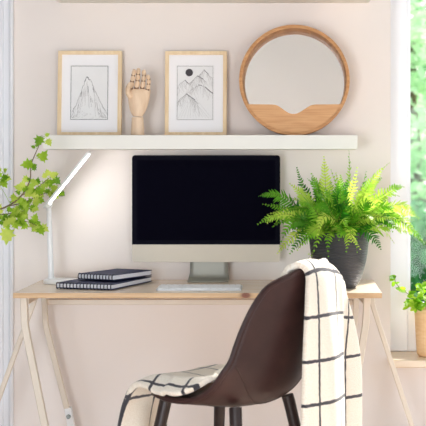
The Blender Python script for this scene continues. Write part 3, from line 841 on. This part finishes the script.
spec = [(41, 136, 11, 250), (47, 139, 8, 300), (33, 164, 12, 185), (41, 161, 12, 60), (16, 215, 0, 0), (8, 228, 16, 265), (30, 222, 13, 340), (40, 226, 10, 330), (0, 178, 8, 110), (0, 186, 9, 200)]
for bi, br in enumerate(branches):
    pts = [Vector(q) for q in spline([tuple(tp(*q)) for q in br], 24)]
    bm = bmesh.new(); r0 = .0035 if bi == 0 else .0022
    sweep(bm, pts, [r0*(1-.7*i/23) for i in range(24)], 6); bo = obj('branch', bm, M['twig'], t)
    cnt = (28, 26, 30, 17, 26, 6, 22)[bi]
    for k in range(cnt):
        u = (.25 if bi in (0,) else .12) + (.75 if bi == 0 else .88)*(k+.5)/cnt
        if bi == 0 and u > .62 and k % 2: continue
        p = pts[min(23, int(u*23.99))]
        d = Vector((tr_.uniform(-1, 1), tr_.uniform(-.6, .3), tr_.uniform(-1, .55)))
        nrm = Vector((tr_.uniform(-.5, .5), -1, tr_.uniform(-.1, .8)))
        ln = tr_.uniform(.019, .035) * (.62 if bi == 0 and u > .6 else 1)
        st = p + d.normalized()*.008
        bm = bmesh.new(); sweep(bm, [p, st], .0007, 4); lobed_leaf(bm, st, d, nrm, ln); obj('leaf', bm, M['maple'], bo, auto=0)
    if bi == 0:
        for px, py, l, ang in spec:
            if not l: continue
            q = tp(px, py, -.03); near = min(pts, key=lambda z: (z-q).length)
            d = Vector((math.cos(math.radians(ang)), -.15, math.sin(math.radians(ang))))
            bm = bmesh.new()
            if (near-q).length < .09: sweep(bm, [near, near.lerp(q, .5)+Vector((0, 0, .004)), q], .0007, 4)
            lobed_leaf(bm, q, d, Vector((tr_.uniform(-.3, .3), -1, .35)), l*TY/F_PX*1.05); obj('leaf', bm, M['maple'], bo, auto=0)

# ------------------------------------------------------------------ chair
CH = Vector((-.207, 4.10, 0)); CA = math.radians(55)
def shell_pt(u, v, prof):
    f, z, hw, lift, fwd = prof[v]
    return f, u*hw, z
t = thing('shell_chair', 'dark brown leather shell chair on black legs, seen from behind', 'chair', CH, CA)
# local axes: +y forward, +x sitter's right, z up
prof = spline([  # f, z, half width, side lift, side forward
 (.180, .486, .120, .000, -.045), (.168, .496, .160, .002, -.030), (.12, .494, .195, .010, -.006), (.04, .482, .210, .014, .004), (-.05, .474, .213, .028, .010), (-.125, .480, .213, .058, .018),
 (-.178, .512, .208, .076, .030), (-.203, .57, .195, .050, .038), (-.220, .64, .184, .026, .043), (-.236, .71, .172, .010, .042), (-.250, .775, .153, .002, .034), (-.259, .825, .126, -.006, .024), (-.264, .850, .096, -.012, .014), (-.267, .864, .050, -.010, .004)], 44)
bm = bmesh.new(); nu = 24; rows = []
for f, z, hw, lift, fwd in prof:
    row = []
    for j in range(nu + 1):
        u = -1 + 2*j/nu; q = abs(u)**2.3
        row.append(bm.verts.new((u*hw, f + fwd*q, z + lift*q)))
    rows.append(row)
for A, B in zip(rows, rows[1:]):
    for j in range(nu): bm.faces.new((A[j], B[j], B[j+1], A[j+1]))
bmesh.ops.recalc_face_normals(bm, faces=bm.faces[:])
sh = obj('shell', bm, M['leather'], t, solid=.017, auto=0)
mdf = sh.modifiers.new('sub', 'SUBSURF'); mdf.levels = 1; mdf.render_levels = 1
def outer(u, vf):
    k = min(int(vf), len(prof)-2); w_ = vf-k
    f, z, hw, lift, fwd = [a*(1-w_) + b_*w_ for a, b_ in zip(prof[k], prof[k+1])]
    q = abs(u)**2.3
    return Vector((u*hw, f + fwd*q, z + lift*q))
def outer_n(u, vf):
    du = outer(u+.02, vf) - outer(u-.02, vf); dvv = outer(u, min(43, vf+.3)) - outer(u, max(0, vf-.3))
    n_ = du.cross(dvv).normalized()
    c = Vector((0, .06, .75))
    return -n_ if n_.dot(c - outer(u, vf)) > 0 else n_
# stitched seam curving under the back
bm = bmesh.new()
sm = [outer(u, v_) + outer_n(u, v_)*.0088 for u, v_ in [(-1 + 2*i/60, 17.0 + 6.5*abs(-1 + 2*i/60)**1.8) for i in range(2, 59)]]
sweep(bm, sm, .0018, 6); so = obj('seam', bm, M['seam'], t)
# piped edge of the shell
bm = bmesh.new()
edge = [outer(-1, k) for k in range(44)] + [outer(u, 43) for u in (-.5, 0, .5)] + [outer(1, k) for k in range(43, -1, -1)]
sweep(bm, edge, .0095, 8); obj('edge_piping', bm, M['leather'], t)
# under frame and legs
bm = bmesh.new()
lathe(bm, [(.07, .461), (.085, .463), (.085, .4665), (.07, .4675)], 24)
obj('under_frame', bm, M['chairleg'], t)
for x, y in ((-1, -1), (1, -1), (-1, 1), (1, 1)):
    bm = bmesh.new()
    sweep(bm, [(x*.128, y*.128, .478 if y < 0 else .484), (x*.132, y*.132, .46), (x*.17, y*.17, .23), (x*.205, y*.205, .0)], [.0185, .0185, .0155, .012], 16)
    obj('leg', bm, M['chairleg'], t)

# ------------------------------------------------------------------ plaid throw over the chair
t2 = None
path = [  # f, z, r_left, r_right
 (-.316, .16, -.066, .315), (-.314, .30, -.054, .325), (-.312, .45, -.044, .333), (-.309, .60, -.034, .330), (-.306, .72, -.026, .292), (-.302, .80, -.018, .255), (-.298, .845, -.012, .240),
 (-.286, .870, -.012, .230), (-.264, .880, -.022, .222), (-.242, .872, -.034, .212), (-.230, .84, -.045, .195), (-.207, .76, -.06, .175), (-.172, .66, -.08, .160), (-.130, .59, -.125, .15), (-.085, .556, -.20, .14),
 (0, .540, -.236, .12), (.07, .547, -.236, .10), (.12, .545, -.232, .07), (.163, .530, -.226, .04), (.200, .494, -.220, .02), (.226, .440, -.216, .0), (.246, .36, -.214, -.01), (.264, .26, -.214, -.02), (.276, .15, -.214, -.02)]
NS, NT = 150, 48
sm = spline(path, NS)
bm = bmesh.new(); uvl = bm.loops.layers.uv.new('UVMap'); rows = []; uvs = {}
acc = 0; prev = None
top_i = min(range(NS), key=lambda i: -sm[i][1])
lens = [0]
for i in range(1, NS): lens.append(lens[-1] + math.hypot(sm[i][0]-sm[i-1][0], sm[i][1]-sm[i-1][1]))
for i, (f, z, rl, rr_) in enumerate(sm):
    row = []
    for j in range(NT + 1):
        tt = j/NT; r_ = rl + (rr_-rl)*tt
        ff, zz = f, z
        if i <= top_i:                                # hanging down outside the back
            hang = min(1, max(0, (.89 - z)/.25))
            q = max(0, r_)/.2
            ff += .03*min(1.2, q)**2 * (1-.3*hang)
            ff += .010*hang*math.sin(tt*9.5 + .6 + z*2.0)
            t0 = (.19 - rl)/(rr_ - rl)
            if tt > t0:
                e = min(1, (tt-t0)/.07); e = e*e*(3-2*e)
                ff += .034*e*hang; zz -= .022*e*hang
            zz += .010*(1-hang)*math.sin(tt*5 + .4) - .030*(1-hang)*max(0, tt-.72)/.28
        else:
            seat = 1 if f > -.12 else 0
            if f < -.1:
                ff += .045*(abs(r_)/.2)**2
            k = (max(0, f+.12))
            edge_ = abs(r_)/.2
            if z > .49 and f > -.12 and f < .20:
                zz += .012*edge_**2.2*(1 if f < .05 else .3) - .044*max(0, -r_-.19)/.05*min(1, max(0, (f+.13)/.08))*min(1, max(.15, (.19-f)/.1)) + .002*math.sin(tt*6 + f*8)
            if f > .215:
                hang = min(1, max(0, (.49-z)/.12))
                ff += .018*hang*math.sin(tt*7.5 + 2.2) - .01*hang
        vtx = bm.verts.new((r_, ff, zz)); row.append(vtx); uvs[vtx] = (lens[i], r_ + .5)
    rows.append(row)
for A, B in zip(rows, rows[1:]):
    for j in range(NT): bm.faces.new((A[j], A[j+1], B[j+1], B[j]))
for fc in bm.faces:
    for lp in fc.loops: lp[uvl].uv = uvs[lp.vert]
bmesh.ops.recalc_face_normals(bm, faces=bm.faces[:])
th_ = obj('plaid_throw', bm, M['plaid'], None, solid=.018, auto=0)
mdf = th_.modifiers.new('sub', 'SUBSURF'); mdf.levels = 1; mdf.render_levels = 1
th_.location = CH; th_.rotation_euler = (0, 0, CA)
tag(th_, 'cream wool throw with a dark checked grid, draped over the brown chair', 'blanket')

# ------------------------------------------------------------------ outside
bm = bmesh.new(); box(bm, (-60, 5.6, -.65), (60, 300, -.55)); o = structure('ground_lawn', bm, M['lawn'], smooth=False)
def tree(name, x, y, h, cr, base, nleaf, label, seed, lsz=.11, cat='tree', group='garden trees outside the window', tr=1.0):
    r = random.Random(seed)
    t = thing(name, label, cat, (x, y, -.55), 0, group)
    bm = bmesh.new(); sweep(bm, [(0, 0, 0), (.05, .03, h*.3), (-.04, 0, h*.5), (0, 0, h*.7)], [.11*tr, .085*tr, .05*tr, .02*tr], 10)
    for k in range(5):
        a = r.uniform(1.2, 4.2); z0 = h*(.25 + .06*k)
        sweep(bm, [(0, 0, z0), (math.cos(a)*cr*.35, math.sin(a)*cr*.35, z0+.25), (math.cos(a)*cr*.7, math.sin(a)*cr*.7, z0+.4)], [.04*tr, .025*tr, .01*tr], 6)
    obj('trunk', bm, M['bark'], t)
    bm = bmesh.new()
    blobs = [(Vector((r.gauss(0, cr*.45), r.gauss(0, cr*.45), base + (h-base)*r.uniform(.03, .97))), cr*r.uniform(.3, .5)) for _ in range(26)]
    for k in range(nleaf):
        c, br = r.choice(blobs)
        d = Vector((r.gauss(0, 1), r.gauss(0, 1), r.gauss(0, 1))).normalized()
        p = c + d*br*r.uniform(.6, 1)**.6
        a = Vector((r.gauss(0, 1), r.gauss(0, 1), r.gauss(0, .6))).normalized(); b_ = a.cross((d + Vector((0, 0, .4))).normalized())
        if b_.length < .1: continue
        b_.normalize(); l = lsz*r.uniform(.6, 1.3)
        vs = [bm.verts.new(p + a*l*q0 + b_*l*q1) for q0, q1 in ((-.5, 0), (0, .32), (.55, 0), (0, -.32))]
        bm.faces.new(vs)
    obj('crown', bm, M['treeleaf'], t, smooth=False)
tree('garden_tree', 1.05, 12.2, 4.4, 1.05, .4, 9000, 'nearest broad green tree in the garden beyond the window', 1)
tree('garden_tree', 4.6, 13.4, 4.9, 1.2, .5, 7000, 'green tree further right in the garden beyond the window', 2)
tree('garden_tree', .7, 18.0, 6.0, 1.5, .2, 8000, 'pale green tree at the back of the garden beyond the window', 3, .14)

tree('garden_shrub', .92, 9.4, 1.5, .5, 0, 4500, 'low bushy green shrub outside, seen just above the windowsill plant', 12, .07, 'shrub', None, .25)
tree('garden_shrub', 2.3, 9.8, 1.6, .5, 0, 4000, 'low bushy green shrub outside toward the far side of the window', 13, .07, 'shrub', None, .25)
hr = random.Random(9)
t = thing('garden_hedge', 'long pale green hedge running along behind the garden trees', 'hedge', (4, 23, -.55))
bm = bmesh.new()
for k in range(9000):
    p = Vector((hr.uniform(-7, 8), hr.gauss(0, .45), 4.6*hr.random()**.8 + .15*math.sin(k)))
    a = Vector((hr.gauss(0, 1), hr.gauss(0, 1), hr.gauss(0, .6))).normalized(); b_ = a.cross(Vector((hr.gauss(0, 1), hr.gauss(0, 1), .6))).normalized(); l = .2*hr.uniform(.6, 1.3)
    bm.faces.new([bm.verts.new(p + a*l*q0 + b_*l*q1) for q0, q1 in ((-.5, 0), (0, .34), (.55, 0), (0, -.34))])
obj('foliage', bm, M['treeleaf'], t, smooth=False)
bm = bmesh.new()
for k in range(16): sweep(bm, [(-7 + k, 0, 0), (-6.95 + k, .05, 2), (-7.05 + k, 0, 3.6)], [.06, .045, .02], 6)
obj('stems', bm, M['bark'], t)

# ------------------------------------------------------------------ light
W = bpy.data.worlds.new('World'); S.world = W; W.use_nodes = True
nt = W.node_tree; bg = nt.nodes['Background']
sky = N(nt, 'ShaderNodeTexSky'); sky.sky_type = 'NISHITA'; sky.sun_disc = False; sky.sun_elevation = math.radians(48); sky.sun_rotation = math.radians(30); sky.air_density = 1.0; sky.dust_density = 2.0
mixb = N(nt, 'ShaderNodeMixRGB'); mixb.inputs[0].default_value = .55; nt.links.new(sky.outputs[0], mixb.inputs[1]); mixb.inputs[2].default_value = (4.2, 4.2, 4.1, 1)
nt.links.new(mixb.outputs[0], bg.inputs[0]); bg.inputs[1].default_value = .72
def light(name, kind, energy, loc, aim=None, size=None, col=(1, 1, 1), portal=False):
    l = bpy.data.lights.new(name, kind); l.energy = energy; l.color = col
    if kind == 'AREA': l.shape = 'RECTANGLE'; l.size, l.size_y = size
    o = bpy.data.objects.new(name, l); link(o); o.location = loc
    if aim is not None: o.rotation_euler = (Vector(aim) - Vector(loc)).to_track_quat('-Z', 'Y').to_euler()
    if portal: l.cycles.is_portal = True
    return o
sun = light('sun', 'SUN', 15.0, (0, 0, 0), (-.50, -.92, -.80), col=(1, .97, .92)); sun.data.angle = math.radians(6); sun.location = (6, 14, 9)
light('front_fill_left', 'AREA', 168, (-1.42, YF-.05, .85), (-1.2, 5, .5), (1.35, 1.6), (.89, .955, 1.03))  # unseen area light behind the camera, added for flat frontal light
light('front_fill_right', 'AREA', 66, (1.42, YF-.05, .85), (.6, 5, .5), (1.35, 1.6), (.89, .955, 1.03))  # weaker partner of the added frontal light, also out of view
light('right_side_fill', 'AREA', 4, (XR+.05, 3.6, 1.45), (-2, 3.6, 1.45), (2.0, 1.9), (.98, 1, 1))  # unseen side light, added to brighten the right of throw and fern
light('window_portal', 'AREA', 1, ((WX0+WX1)/2, 5.3, 1.45), ((WX0+WX1)/2, 0, 1.45), (WX1-WX0, 1.9), portal=True)
light('ceiling_fill', 'AREA', 4, (0, 1.6, ZT-.02), (0, 1.6, 0), (1.2, 1.2), (.98, .98, 1))  # overhead fill without a fixture, added to lift the room's brightness

# ------------------------------------------------------------------ camera
cam = bpy.data.cameras.new('camera'); co = bpy.data.objects.new('camera', cam); link(co)
co.location = (0, 0, ZC); co.rotation_euler = (PI/2, 0, 0)
cam.sensor_fit = 'HORIZONTAL'; cam.sensor_width = 36; cam.lens = F_PX/426*36
cam.shift_x = (213 - VX)/426; cam.shift_y = (VY - 213)/426
cam.clip_start = .05; cam.clip_end = 200
cam.dof.use_dof = True; cam.dof.focus_distance = 4.6; cam.dof.aperture_fstop = 5.6
S.camera = co
S.view_settings.view_transform = 'Standard'
try: S.view_settings.look = 'None'
except Exception: pass
S.view_settings.gamma = 1; S.view_settings.use_curve_mapping = False
S.view_settings.exposure = -0.41
S.cycles.use_denoising = True
S.cycles.max_bounces = 10; S.cycles.diffuse_bounces = 6; S.cycles.transmission_bounces = 6; S.cycles.transparent_max_bounces = 12
S.cycles.sample_clamp_indirect = 6
